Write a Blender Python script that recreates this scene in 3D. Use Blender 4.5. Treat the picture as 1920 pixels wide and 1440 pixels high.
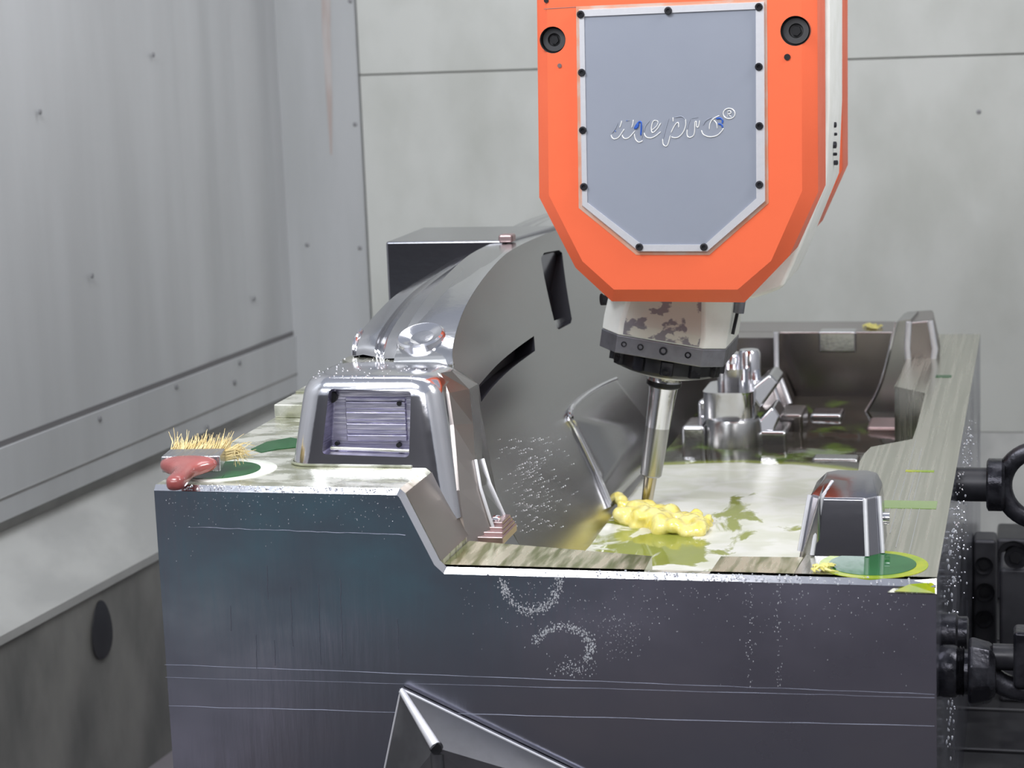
import bpy, bmesh, math, random
from mathutils import Vector, Matrix, noise
random.seed(7)
for o in list(bpy.data.objects): bpy.data.objects.remove(o, do_unlink=True)
scene = bpy.context.scene
COL = scene.collection
# ------------------------------------------------------------------ camera
F = 3980.0
CAM = Vector((1.625, -3.631, 0.862))
_y = Vector((995.0, -745.0, F)).normalized()
_x = -Vector((-15960.0, -75.0, F)); _x -= _y * _x.dot(_y); _x.normalize()
_z = _x.cross(_y)
RIGHT = Vector((_x[0], _y[0], _z[0])); DOWN = Vector((_x[1], _y[1], _z[1])); FWD = Vector((_x[2], _y[2], _z[2]))
cd = bpy.data.cameras.new('camera'); cam = bpy.data.objects.new('camera', cd); COL.objects.link(cam)
cam.matrix_world = Matrix.Translation(CAM) @ Matrix((RIGHT, -DOWN, -FWD)).transposed().to_4x4()
cd.lens = F * 36.0 / 1920; cd.sensor_width = 36.0; cd.clip_end = 100; cd.clip_start = .05
cd.dof.use_dof = True; cd.dof.focus_distance = 4.25; cd.dof.aperture_fstop = 5.0
scene.camera = cam
# ------------------------------------------------------------------ light
w = bpy.data.worlds.new('world'); scene.world = w; w.use_nodes = True
w.node_tree.nodes['Background'].inputs[0].default_value = (.80, .86, 1.0, 1)
w.node_tree.nodes['Background'].inputs[1].default_value = .42
def area(name, loc, tgt, sx, sy, power, col=(1, 1, 1)):
    l = bpy.data.lights.new(name, 'AREA'); l.shape = 'RECTANGLE'; l.size = sx; l.size_y = sy; l.energy = power; l.color = col
    o = bpy.data.objects.new(name, l); COL.objects.link(o); o.location = loc
    o.rotation_euler = (Vector(tgt) - Vector(loc)).to_track_quat('-Z', 'Y').to_euler(); return o
area('lamp_front', (.05, -1.0, 2.6), (.6, .9, -.2), 1.2, .7, 50, (.97, .98, 1))
area('lamp_back', (.5, 1.6, 2.8), (.6, 2.0, 0), 2.4, .8, 26, (.98, .99, 1))
area('lamp_left', (-.4, -.8, 2.6), (-1.3, 2.2, .4), 1.0, .6, 20, (.86, .93, 1))
area('front_fill', (1.9, -3.2, 2.3), (.9, .6, .1), 1.6, 1.0, 30, (1, .98, .97))  # unseen camera-side fill, added for more light from the front
area('lamp_right', (2.75, .3, 1.9), (1.1, .8, .4), .5, 1.6, 54, (1, .99, .98))
area('hall_fill', (-.6, -5.6, 4.2), (-.6, -5.4, -1.4), 4.0, 2.4, 230, (.95, .97, 1))  # unseen fill, added to brighten the floor that the front face reflects
scene.view_settings.view_transform = 'Standard'; scene.view_settings.look = 'None'
scene.view_settings.gamma = 1.0; scene.view_settings.use_curve_mapping = False
scene.view_settings.exposure = .15
# ------------------------------------------------------------------ helpers
def ray(px, py):
    a, b = px - 960.0, py - 720.0
    return RIGHT * a + DOWN * b + FWD * F
def at(px, py, X=None, Y=None, Z=None):      # a point of the place on a known plane
    d = ray(px, py)
    for i, v in enumerate((X, Y, Z)):
        if v is not None: return CAM + d * ((v - CAM[i]) / d[i])
def V(*a): return Vector(a)

def nodes(name):
    m = bpy.data.materials.new(name); m.use_nodes = True
    return m, m.node_tree.nodes, m.node_tree.links, m.node_tree.nodes['Principled BSDF']
def mk(name, c1, c2=None, met=0.0, r1=.4, r2=None, scale=8, stretch=(1, 1, 1), det=5, lo=.4, hi=.6, bump=0, bscale=None, bstretch=None, coat=0, alpha=1, trans=0, ior=1.45, spec=.5):
    m, n, l, b = nodes(name)
    b.inputs['Metallic'].default_value = met; b.inputs['Roughness'].default_value = r1
    b.inputs['Base Color'].default_value = (*c1, 1); b.inputs['Coat Weight'].default_value = coat
    b.inputs['Transmission Weight'].default_value = trans; b.inputs['IOR'].default_value = ior
    b.inputs['Specular IOR Level'].default_value = spec; b.inputs['Coat Roughness'].default_value = .05
    geo = n.new('ShaderNodeNewGeometry')
    def nz(sc, st, d):
        mp = n.new('ShaderNodeMapping'); mp.inputs['Scale'].default_value = st
        l.new(geo.outputs['Position'], mp.inputs[0])
        t = n.new('ShaderNodeTexNoise'); t.inputs['Scale'].default_value = sc; t.inputs['Detail'].default_value = d
        l.new(mp.outputs[0], t.inputs[0]); return t
    if c2 or r2 is not None:
        t = nz(scale, stretch, det)
        rp = n.new('ShaderNodeMapRange'); rp.inputs[1].default_value = lo; rp.inputs[2].default_value = hi
        l.new(t.outputs[0], rp.inputs[0])
        if c2:
            mx = n.new('ShaderNodeMix'); mx.data_type = 'RGBA'
            mx.inputs[6].default_value = (*c1, 1); mx.inputs[7].default_value = (*c2, 1)
            l.new(rp.outputs[0], mx.inputs[0]); l.new(mx.outputs[2], b.inputs['Base Color'])
        if r2 is not None:
            mr = n.new('ShaderNodeMapRange'); mr.inputs[3].default_value = r1; mr.inputs[4].default_value = r2
            l.new(rp.outputs[0], mr.inputs[0]); l.new(mr.outputs[0], b.inputs['Roughness'])
    if bump:
        t = nz(bscale or scale, bstretch or stretch, 4)
        bp = n.new('ShaderNodeBump'); bp.inputs['Strength'].default_value = bump; bp.inputs['Distance'].default_value = .01
        l.new(t.outputs[0], bp.inputs['Height']); l.new(bp.outputs[0], b.inputs['Normal'])
    return m

MT = {}
MT['steel'] = mk('polished_steel', (.60, .60, .62), (.55, .55, .57), 1, .13, .22, 3, (1, 1, 1), det=1, lo=.2, hi=.8, bump=.04, bscale=60)
MT['chrome'] = mk('bright_steel', (.74, .74, .78), None, 1, .14, None, bump=.03, bscale=40)
MT['core'] = mk('satin_steel', (.46, .46, .46), (.44, .44, .445), 1, .25, .28, 1.5, det=1, lo=.2, hi=.8)
MT['front'] = mk('wet_dark_steel', (.40, .41, .48), (.30, .30, .36), 1, .16, .30, 3.0, (1, 1, 1.6), lo=.35, hi=.7, bump=.05, bscale=14, bstretch=(3, 1, .35))
MT['oily'] = mk('oily_machined_steel', (.47, .47, .39), (.63, .62, .54), .9, .18, .30, 3, (30, .35, 1), det=3, bump=.02, bscale=3, bstretch=(40, .3, 1))
MT['rimoil'] = mk('olive_oiled_rim', (.27, .29, .13), (.72, .68, .52), .7, .16, .28, 4, (13, 1.6, 1), det=4, lo=.40, hi=.58, bump=.03, bscale=3, bstretch=(30, 3, 1))
MT['film'] = mk('coolant_film_steel', (.40, .41, .30), (.74, .74, .66), .55, .10, .35, 7, (1.5, 2.6, 1), lo=.42, hi=.56, bump=.12, bscale=18, bstretch=(1, 2, 1))
MT['rough'] = mk('milled_recess', (.46, .44, .56), (.34, .33, .44), 1, .34, .45, 18, (1, 1, 9), bump=.25, bscale=10, bstretch=(.6, 1, 26))
MT['recess_shade'] = mk('slot_shade', (.022, .022, .030), None, 0, .5)  # shade inside the wall pockets, put into their colour
MT['bronze'] = mk('warm_grey_steel', (.50, .46, .43), (.47, .43, .405), 1, .26, .32, 2, det=1, lo=.2, hi=.8)
MT['brown'] = mk('dark_bronze_steel', (.36, .325, .32), (.32, .29, .288), 1, .22, .28, 2, det=1, lo=.2, hi=.8)
MT['orange'] = mk('orange_paint', (.82, .145, .060), (.79, .135, .055), 0, .42, .5, 5, bump=.02, bscale=120, spec=.4)
MT['plate'] = mk('grey_blue_plate', (.265, .285, .34), (.25, .27, .325), 0, .38, .44, 4, bump=.01, bscale=90)
MT['alu_glint'] = mk('aluminium_and_glint', (.80, .80, .84), (.72, .72, .76), .55, .36, .42, 30, (1, 1, 1))  # aluminium; its pale tone also paints lamp glints on mold edges
MT['black'] = mk('black_steel', (.018, .018, .022), (.03, .03, .035), .3, .28, .4, 20)
MT['iron'] = mk('wet_black_iron', (.022, .022, .028), (.055, .055, .065), .75, .22, .38, 22, bump=.25, bscale=45)
MT['white'] = mk('white_paint', (.84, .85, .82), (.77, .78, .74), 0, .38, .5, 14, bump=.02)
MT['chipped'] = mk('chipped_white_paint', (.66, .66, .60), (.27, .26, .29), .15, .4, .3, 20, (1, 1, 1.2), lo=.52, hi=.55, bump=.05)
MT['band'] = mk('grey_spindle_band', (.30, .30, .34), (.24, .24, .27), .8, .35, .42, 30)
MT['wall'] = mk('stained_grey_sheet', (.505, .515, .525), (.45, .458, .465), .0, .42, .55, 2.2, (2.5, 2.5, .35), lo=.35, hi=.7, spec=.4)
MT['wallback'] = mk('pale_sheet_panel', (.55, .56, .535), (.46, .47, .44), .0, .42, .55, 2.6, (1.6, 1.6, 1.0), det=8, lo=.42, hi=.72, spec=.4)
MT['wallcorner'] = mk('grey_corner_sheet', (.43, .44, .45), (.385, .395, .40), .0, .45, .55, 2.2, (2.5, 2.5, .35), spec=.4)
MT['lowband'] = mk('grey_band_sheet', (.36, .355, .35), (.30, .30, .295), .1, .45, .55, 3, (2, 2, .5))
MT['ledge'] = mk('worn_ledge_sheet', (.48, .48, .465), (.40, .40, .39), .1, .4, .55, 3, (2, 1, 1))
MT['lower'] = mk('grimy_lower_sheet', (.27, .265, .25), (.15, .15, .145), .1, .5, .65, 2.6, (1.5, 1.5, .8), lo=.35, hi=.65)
MT['borelin'] = mk('grey_bore', (.11, .11, .115), None, .7, .4)
MT['bossdark'] = mk('dark_boss_steel', (.33, .33, .36), None, 1, .16, None, bump=.02, bscale=50)
MT['seam'] = mk('dark_seam', (.16, .155, .16), None, 0, .6)
MT['seamtan'] = mk('tan_seam', (.36, .34, .28), None, 0, .6)
MT['table'] = mk('dark_cast_table', (.035, .035, .04), (.065, .065, .07), .5, .35, .5, 6, bump=.05)
MT['darkblock'] = mk('dark_fixture', (.05, .05, .058), (.085, .085, .095), .5, .35, .5, 8, bump=.05)
MT['hall'] = mk('hall_wall', (.10, .095, .10), None, 0, .8)
MT['hallfloor'] = mk('hall_floor', (.24, .22, .24), (.17, .155, .17), 0, .6, .7, 1)
MT['teal'] = mk('teal_reflector', (.10, .31, .32), None, 0, .5)
MT['red'] = mk('wet_red_paint', (.36, .10, .09), (.29, .07, .065), 0, .18, .3, 18, coat=.6, bump=.08, bscale=40)
MT['ferrule'] = mk('tin_ferrule', (.55, .55, .57), None, 1, .3, None, bump=.5, bscale=12, bstretch=(16, 1, 1))
MT['bristle'] = mk('straw_bristle', (.62, .47, .20), (.75, .62, .33), 0, .5, None, 40)
MT['green'] = mk('green_coolant', (.009, .085, .020), (.016, .11, .030), 0, .03, None, 9, spec=.35, ior=1.3)
MT['lime'] = mk('lime_coolant', (.36, .38, .01), (.20, .30, .02), 0, .05, None, 14, spec=.35, ior=1.3)
MT['paleg'] = mk('pale_green_coolant', (.17, .27, .07), None, 0, .06, None, coat=.4)
MT['foamring'] = mk('white_foam', (.74, .75, .70), (.62, .63, .56), 0, .4, None, 20)
MT['splash'] = mk('yellow_splash', (.80, .66, .12), (.86, .78, .30), 0, .16, .3, 22, coat=.5, bump=.1, bscale=60)
MT['chip'] = mk('pale_yellow_swarf', (.72, .66, .22), None, .1, .35)
MT['drop'] = mk('coolant_drop', (.86, .88, .92), None, .6, .12)
MT['engrave'] = mk('engraved_edge', (.82, .82, .80), None, .2, .3)
MT['blue'] = mk('blue_ink', (.03, .10, .42), None, 0, .5)
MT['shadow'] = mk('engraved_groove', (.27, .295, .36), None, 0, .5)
MT['scratch'] = mk('scratch_line', (.22, .23, .28), None, 1, .55)
MT['bolt'] = mk('grey_bolt', (.25, .25, .26), None, .3, .5)
MT['gusset'] = mk('dull_dark_gusset', (.20, .20, .215), (.13, .13, .14), .9, .28, .4, 7, bump=.02)
MT['rubber'] = mk('hole_black', (.008, .008, .01), None, 0, .5)

def pool_material():
    m, n, l, b = nodes('foamy_coolant')
    geo = n.new('ShaderNodeNewGeometry'); sep = n.new('ShaderNodeSeparateXYZ'); l.new(geo.outputs['Position'], sep.inputs[0])
    def math_(op, a, bb=None, c=None):
        k = n.new('ShaderNodeMath'); k.operation = op; k.use_clamp = False
        for i, v in enumerate((a, bb, c)):
            if v is None: continue
            if isinstance(v, (int, float)): k.inputs[i].default_value = v
            else: l.new(v, k.inputs[i])
        return k.outputs[0]
    def sm(v, a, bb):
        r = n.new('ShaderNodeMapRange'); r.interpolation_type = 'SMOOTHSTEP'; r.inputs[1].default_value = a; r.inputs[2].default_value = bb
        l.new(v, r.inputs[0]); return r.outputs[0]
    def nz(sc, st, det=5, dist=0):
        mp = n.new('ShaderNodeMapping'); mp.inputs['Scale'].default_value = st; l.new(geo.outputs['Position'], mp.inputs[0])
        t = n.new('ShaderNodeTexNoise'); t.inputs['Scale'].default_value = sc; t.inputs['Detail'].default_value = det; t.inputs['Distortion'].default_value = dist
        l.new(mp.outputs[0], t.inputs[0]); return t.outputs[0]
    X, Y = sep.outputs[0], sep.outputs[1]
    n1 = nz(5.5, (1.4, .9, 1), 6, 1.2)
    # distance from the stirred patch beside the cutter
    dx = math_('MULTIPLY', math_('SUBTRACT', X, .84), 3.0); dy = math_('MULTIPLY', math_('SUBTRACT', Y, .84), 2.2)
    d = math_('SQRT', math_('ADD', math_('MULTIPLY', dx, dx), math_('MULTIPLY', dy, dy)))
    patch = sm(math_('SUBTRACT', n1, math_('MULTIPLY', d, .30)), .35, .41)
    # back rim of the foam (an arc)
    ax = math_('SUBTRACT', X, .88)
    edge = math_('SUBTRACT', math_('SUBTRACT', 1.63, math_('MULTIPLY', math_('MULTIPLY', ax, ax), .9)), Y)
    foam = math_('MULTIPLY', sm(edge, -.006, .012), math_('SUBTRACT', 1.0, patch))
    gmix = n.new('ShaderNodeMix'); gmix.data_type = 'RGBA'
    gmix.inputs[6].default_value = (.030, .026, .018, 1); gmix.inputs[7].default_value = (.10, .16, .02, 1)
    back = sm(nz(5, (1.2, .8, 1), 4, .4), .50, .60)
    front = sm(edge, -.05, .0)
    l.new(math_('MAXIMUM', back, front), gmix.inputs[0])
    ol = n.new('ShaderNodeMix'); ol.data_type = 'RGBA'; ol.inputs[7].default_value = (.27, .30, .055, 1)
    l.new(front, ol.inputs[0]); l.new(gmix.outputs[2], ol.inputs[6])
    fm = n.new('ShaderNodeMix'); fm.data_type = 'RGBA'
    fcol = n.new('ShaderNodeMix'); fcol.data_type = 'RGBA'; fcol.inputs[6].default_value = (.62, .63, .53, 1); fcol.inputs[7].default_value = (.74, .74, .69, 1)
    l.new(sm(nz(10, (1, 1.4, 1), 5, .8), .35, .65), fcol.inputs[0])
    l.new(foam, fm.inputs[0]); l.new(ol.outputs[2], fm.inputs[6]); l.new(fcol.outputs[2], fm.inputs[7])
    l.new(fm.outputs[2], b.inputs['Base Color'])
    rr = n.new('ShaderNodeMapRange'); rr.inputs[3].default_value = .05; rr.inputs[4].default_value = .32
    l.new(foam, rr.inputs[0]); l.new(rr.outputs[0], b.inputs['Roughness'])
    b.inputs['IOR'].default_value = 1.36
    bp = n.new('ShaderNodeBump'); bp.inputs['Strength'].default_value = .12; bp.inputs['Distance'].default_value = .01
    l.new(nz(14, (1, 1, 1), 4), bp.inputs['Height']); l.new(bp.outputs[0], b.inputs['Normal'])
    return m
MT['pool'] = pool_material()

class B:
    def __init__(s): s.v = []; s.f = []
    def add(s, vs, fs):
        k = len(s.v); s.v += [Vector(p) for p in vs]; s.f += [[i + k for i in f] for f in fs]; return s
    def box(s, a, b):
        x0, y0, z0 = a; x1, y1, z1 = b
        return s.add([(x0, y0, z0), (x1, y0, z0), (x1, y1, z0), (x0, y1, z0), (x0, y0, z1), (x1, y0, z1), (x1, y1, z1), (x0, y1, z1)],
                     [(0, 3, 2, 1), (4, 5, 6, 7), (0, 1, 5, 4), (1, 2, 6, 5), (2, 3, 7, 6), (3, 0, 4, 7)])
    def rings(s, rs, cap0=True, cap1=True, closed=True):
        k = len(s.v); n = len(rs[0])
        for r in rs: s.v += [Vector(p) for p in r]
        for i in range(len(rs) - 1):
            for j in range(n if closed else n - 1):
                a = k + i * n + j; b = k + i * n + (j + 1) % n
                s.f.append([a, b, b + n, a + n])
        if cap0: s.f.append([k + j for j in range(n)][::-1])
        if cap1: s.f.append([k + (len(rs) - 1) * n + j for j in range(n)])
        return s
    def lathe(s, o, ax, prof, n=32, cap0=True, cap1=True):   # prof: list of (h, r)
        o = Vector(o); ax = Vector(ax).normalized(); u = ax.orthogonal().normalized(); w_ = ax.cross(u)
        return s.rings([[o + ax * h + (u * math.cos(2 * math.pi * j / n) + w_ * math.sin(2 * math.pi * j / n)) * r for j in range(n)] for h, r in prof], cap0, cap1)
    def cyl(s, a, b, r, n=24, r2=None):
        a = Vector(a); b = Vector(b); return s.lathe(a, b - a, [(0, r), ((b - a).length, r if r2 is None else r2)], n)
    def tube(s, pts, r, n=6):
        pts = [Vector(p) for p in pts]; rs = []
        for i, p in enumerate(pts):
            t = (pts[min(i + 1, len(pts) - 1)] - pts[max(i - 1, 0)]).normalized()
            u = t.cross(Vector((0.13, .95, .28))).normalized(); w_ = t.cross(u)
            rr = r[i] if isinstance(r, (list, tuple)) else r
            rs.append([p + (u * math.cos(2 * math.pi * j / n) + w_ * math.sin(2 * math.pi * j / n)) * rr for j in range(n)])
        return s.rings(rs)
    def prism(s, poly, d):           # polygon of 3-D points swept by d
        d = Vector(d); poly = [Vector(p) for p in poly]
        return s.rings([poly, [p + d for p in poly]])
    def blob(s, c, r, sub=1, sq=(1, 1, 1)):
        bm = bmesh.new(); bmesh.ops.create_icosphere(bm, subdivisions=sub, radius=1)
        s.add([Vector(c) + Vector((v.co.x * r * sq[0], v.co.y * r * sq[1], v.co.z * r * sq[2])) for v in bm.verts], [[v.index for v in f.verts] for f in bm.faces]); bm.free(); return s
    def mesh(s, name, off=Vector((0, 0, 0))):
        me = bpy.data.meshes.new(name); me.from_pydata([tuple(p - off) for p in s.v], [], s.f); me.update()
        bm = bmesh.new(); bm.from_mesh(me); bmesh.ops.recalc_face_normals(bm, faces=bm.faces); bm.to_mesh(me); bm.free()
        return me
    def build(s, name, mat, parent=None, bevel=0, seg=2, ang=35, smooth=True, mods=None):
        off = root_of(parent).location.copy() if parent else Vector((0, 0, 0))
        me = s.mesh(name, off); me.materials.append(MT[mat])
        if smooth:
            for p in me.polygons: p.use_smooth = True
            if not bevel: me.set_sharp_from_angle(angle=math.radians(ang))
        o = bpy.data.objects.new(name, me); COL.objects.link(o)
        if parent: o.parent = parent
        if bevel:
            md = o.modifiers.new('bevel', 'BEVEL'); md.width = bevel; md.segments = seg; md.limit_method = 'ANGLE'; md.angle_limit = math.radians(28); md.harden_normals = True
        return o
def root_of(o):
    while o.parent: o = o.parent
    return o
def thing(name, label, cat, loc=(0, 0, 0), group=None):
    o = bpy.data.objects.new(name, None); COL.objects.link(o); o.location = loc; o.empty_display_size = .05
    return tag(o, label, cat, group)
def tag(o, label, cat, group=None, kind=None):
    o['label'] = label; o['category'] = cat
    if group: o['group'] = group
    if kind: o['kind'] = kind
    return o
def struct(o): o['kind'] = 'structure'; return o
def stamp(name, me, mat, parent, loc, rot=None):    # shares mesh data between alike pieces
    if not me.materials: me.materials.append(MT[mat])
    o = bpy.data.objects.new(name, me); COL.objects.link(o)
    off = root_of(parent).location if parent else Vector((0, 0, 0))
    o.parent = parent; o.location = Vector(loc) - off
    if rot is not None: o.rotation_euler = rot
    return o
def boolean(o, cutters):
    for c in cutters:
        md = o.modifiers.new('cut', 'BOOLEAN'); md.operation = 'DIFFERENCE'; md.object = c; md.solver = 'EXACT'; md.material_mode = 'TRANSFER'
    bpy.context.view_layer.update()
    dg = bpy.context.evaluated_depsgraph_get()
    me = bpy.data.meshes.new_from_object(o.evaluated_get(dg)); o.modifiers.clear(); o.data = me
    for c in cutters: bpy.data.objects.remove(c, do_unlink=True)
    for p in me.polygons: p.use_smooth = True
    me.set_sharp_from_angle(angle=math.radians(30))
    return o
def smoothpath(pts, n=6):
    pts = [Vector(p) for p in pts]; out = []
    for i in range(len(pts) - 1):
        p0 = pts[max(i - 1, 0)]; p1 = pts[i]; p2 = pts[i + 1]; p3 = pts[min(i + 2, len(pts) - 1)]
        for k in range(n):
            t = k / n
            out.append(.5 * ((2 * p1) + (p2 - p0) * t + (2 * p0 - 5 * p1 + 4 * p2 - p3) * t * t + (3 * p1 - p0 - 3 * p2 + p3) * t ** 3))
    return out + [pts[-1]]

ZL, ZP, ZT = -.147, -.300, -.95      # rim level, coolant level, table level
# ================================================================== SETTING
W0 = V(-1.09, 3.8, 0); WD = V(.078, .997, 0)
def lw(Y, z, dx=0):                   # a point of the left wall plane at depth Y
    return V(W0.x + WD.x / WD.y * (Y - W0.y) + dx, Y, z)
YA, YB = -2.6, 3.8
def strip(name, mat, prof, parent=None, y0=YA, y1=YB):
    b = B(); b.rings([[lw(y0, z, dx) for dx, z in prof], [lw(y1, z, dx) for dx, z in prof]]); return b.build(name, mat, parent, smooth=False)
wl = struct(strip('wall_left', 'wall', [(0, -.30), (0, 2.6), (-.05, 2.6), (-.05, -.30)]))
wl['label'] = 'tall grey stained sheet metal wall on the left'
# soft vertical folds pressed in the sheet near the corner
b = B()
prof = []
for i in range(25):
    t = i / 24; Y = 2.78 + t * .98
    prof.append((Y, -.002 + .012 * math.exp(-((t - .35) / .10) ** 2) + .016 * math.exp(-((t - .80) / .10) ** 2)))
b.rings([[lw(Y, z, d * k_) for Y, d in prof] for z, k_ in ((-.292, .15), (-.2, 1), (.6, 1), (1.6, 1), (2.5, 1))], False, False, closed=False)
b.build('folded_panel', 'wall', wl, ang=60)
strip('lower_band', 'wall', [(.004, -.525), (.012, -.314), (-.05, -.314), (-.05, -.525)], wl)
strip('seam_strip', 'seam', [(.002, -.320), (.002, -.296), (-.02, -.296), (-.02, -.320)], wl)
strip('shadow_gap', 'lowband', [(-.045, -.60), (.010, -.455), (-.06, -.455), (-.06, -.60)], wl)
bolt_me = B().lathe((0, 0, 0), (1, 0, 0), [(0, .0085), (.004, .008), (.006, .004)], 10).mesh('bolt')
for (px, py) in ((443, 680), (324, 725), (180, 785), (434, 717), (382, 801), (165, 517), (67, 210), (470, 560), (280, 103)):
    d = ray(px, py); nrm = V(WD.y, -WD.x, 0); p = CAM + d * ((W0 - CAM).dot(nrm) / d.dot(nrm))
    stamp('bolt', bolt_me, 'bolt', wl, p + V(.012, 0, 0))
t1 = struct(strip('trim_1', 'ledge', [(-.05, -.555), (.19, -.750), (.19, -.775), (-.05, -.60)])); t1['label'] = 'worn sloping grey metal ledge along the left wall'
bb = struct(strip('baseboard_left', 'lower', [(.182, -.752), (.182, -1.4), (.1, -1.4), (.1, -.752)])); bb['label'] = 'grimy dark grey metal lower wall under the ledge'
p = at(190, 1180, X=-1.02)
dd = ray(190, 1180); nrm = V(WD.y, -WD.x, 0); p = CAM + dd * ((lw(0, 0, .184) - CAM).dot(nrm) / dd.dot(nrm))
b = B(); b.rings([[p + V(.001 * k, math.cos(a) * .066 * (1 - .25 * math.sin(a)), math.sin(a) * .088) for a in [2 * math.pi * j / 24 for j in range(24)]] for k in (0, 4)])
b.build('drain_opening', 'table', bb)
# back wall of separate sheet panels
YW = 3.8
def wall_panel(name, mat, x0, x1, z0, z1, parent, dy=0):
    b = B(); b.box((x0, YW + dy, z0), (x1, YW + dy + .03, z1)); return b.build(name, mat, parent, bevel=.003, seg=1)
wb = struct(B().box((-1.2, YW + .025, -.75), (3.2, YW + .08, 2.6)).build('wall_back', 'seamtan')); wb['label'] = 'pale grey panelled sheet wall at the back'
XS = at(681, 300, Y=YW).x
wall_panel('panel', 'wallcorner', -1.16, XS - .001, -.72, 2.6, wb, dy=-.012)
ZS = at(1300, 121, Y=YW).z
wall_panel('panel', 'wallback', XS + .002, 3.2, ZS + .002, 2.6, wb)
wall_panel('panel', 'wallback', XS + .002, 3.2, -.66, ZS - .002, wb)
bm_ = B().lathe((0, 0, 0), (0, -1, 0), [(0, .0085), (.004, .008), (.006, .004)], 10).mesh('bolt')
for (px, py) in ((666, 233), (675, 465), (576, 459), (657, 2), (1835, 210), (1330, 110)):
    stamp('bolt', bm_, 'bolt', wb, at(px, py, Y=YW - .012) + V(0, .002 if px < 681 else .014, 0))
# rust run down the corner sheet
b = B(); pts = [at(612 + dx, y, Y=YW - .0135) for dx, y in ((-2, -60), (0, 60), (5, 170), (9, 290))]
b.rings([[p + V(-h, 0, 0), p + V(h, 0, 0)] for p, h in zip(pts, (.018, .016, .012, .003))], False, False, closed=False)
MT['rust'] = mk('rust_stain', (.40, .34, .32), (.45, .42, .41), 0, .6, None, 8, (3, 1, .5)); b.build('rust_stain', 'rust', wb)
t2 = struct(B().prism([(-1.1, YW, -.66), (-1.1, 3.25, -.93), (-1.1, 3.25, -.96), (-1.1, YW, -.70)], (4.3, 0, 0)).build('trim_2', 'ledge', smooth=False)); t2['label'] = 'sloping grey metal ledge along the foot of the back wall'
wr = struct(B().box((2.9, -2.6, -1.4), (2.95, 3.8, 2.6)).build('wall_right', 'wall')); wr['label'] = 'grey sheet wall on the right of the machine'
fl = struct(B().box((-8, -9, -1.45), (8, 3.9, -1.40)).build('floor', 'hallfloor')); fl['label'] = 'dark grey workshop floor'
wf = struct(B().box((-8, -9.1, -1.45), (8, -9.0, 4)).build('wall_front', 'hall')); wf['label'] = 'dark workshop wall facing the machine'
B().box((-2.0, -5.4, -1.40), (-.45, -3.95, -1.25)).build('teal_reflection_slab', 'teal', fl)  # unseen slab, added to give the front face a teal reflection
MT['pale'] = mk('pale_reflection_slab', (.52, .49, .44), None, 0, .6); MT['mat'] = mk('brown_reflector', (.085, .07, .068), None, 0, .7)  # tones of the two added reflection slabs below
B().box((-1.75, -3.75, -1.40), (-1.15, -3.2, -1.37)).build('pale_reflection_slab', 'pale', fl)  # unseen, added for a pale patch reflected in the front face
B().box((-.75, -3.6, -1.40), (2.2, -1.3, -1.385)).build('brown_reflection_slab', 'mat', fl)  # unseen, added to darken the reflection low on the front face

# ================================================================== TABLE AND FIXTURES
tb = thing('machine_table', 'dark cast machine table with slots under the steel mold', 'table', (.8, 1.2, ZT))
y0 = -1.2
for y1 in (-.55, .25, .82, 1.385, 1.69, 2.3, 3.2):
    B().box((-.03, y0 + .012, ZT - .22), (2.5, y1 - .012, ZT)).build('slab', 'table', tb, bevel=.006)
    y0 = y1
B().box((-.03, -1.2, ZT - .40), (2.5, 3.2, ZT - .20)).build('bed', 'table', tb)

# ================================================================== STEEL MOLD
mold = thing('steel_mold', 'large machined steel mold block with curved ridge and coolant pool', 'mold', (.72, 1.4, ZT))
def inset(poly, d):      # XZ polygon, counter-clockwise
    out = []
    for i, p in enumerate(poly):
        a = poly[i - 1]; c = poly[(i + 1) % len(poly)]
        e1 = (Vector(p) - Vector(a)).normalized(); e2 = (Vector(c) - Vector(p)).normalized()
        n1 = Vector((-e1[1], e1[0])); n2 = Vector((-e2[1], e2[0])); m = (n1 + n2); m = m / max(.3, m.dot(n1))
        out.append(Vector(p) + m * d)
    return out
# body, with chamfered front outline
prof = [(0, ZT), (1.45, ZT), (1.45, ZL), (.566, ZL), (.553, ZL + .012), (.492, -.008), (.482, 0), (0, 0)]
inn = inset([Vector(q) for q in prof], .010)
inn[0] = Vector((0, ZT)); inn[1] = Vector((1.45, ZT)); inn[2].x = 1.45; inn[7].x = 0
B().rings([[(q[0], 0, q[1]) for q in inn], [(q[0], .010, q[1]) for q in prof]], True, False).build('front_face', 'front', mold, ang=20)
# bright chamfer strips along the top front edge
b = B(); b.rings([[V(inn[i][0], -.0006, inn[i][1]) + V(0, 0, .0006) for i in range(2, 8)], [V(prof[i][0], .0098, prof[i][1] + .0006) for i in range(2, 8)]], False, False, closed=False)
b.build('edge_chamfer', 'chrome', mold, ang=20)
b = B()
b.prism([(0, .010, ZT), (.553, .010, ZT), (.553, .010, ZL), (.553, .010, ZL + .012), (.492, .010, -.008), (.482, .010, 0), (0, .010, 0)], (0, .19, 0))
b.box((0, .20, ZT), (.50, 2.75, 0))
b.box((.5, .01, ZT), (1.45, 2.75, ZP - .08))
b.box((.5, .01, ZT), (1.45, .03, ZL))
b.build('base_block', 'film', mold, smooth=False)
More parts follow.
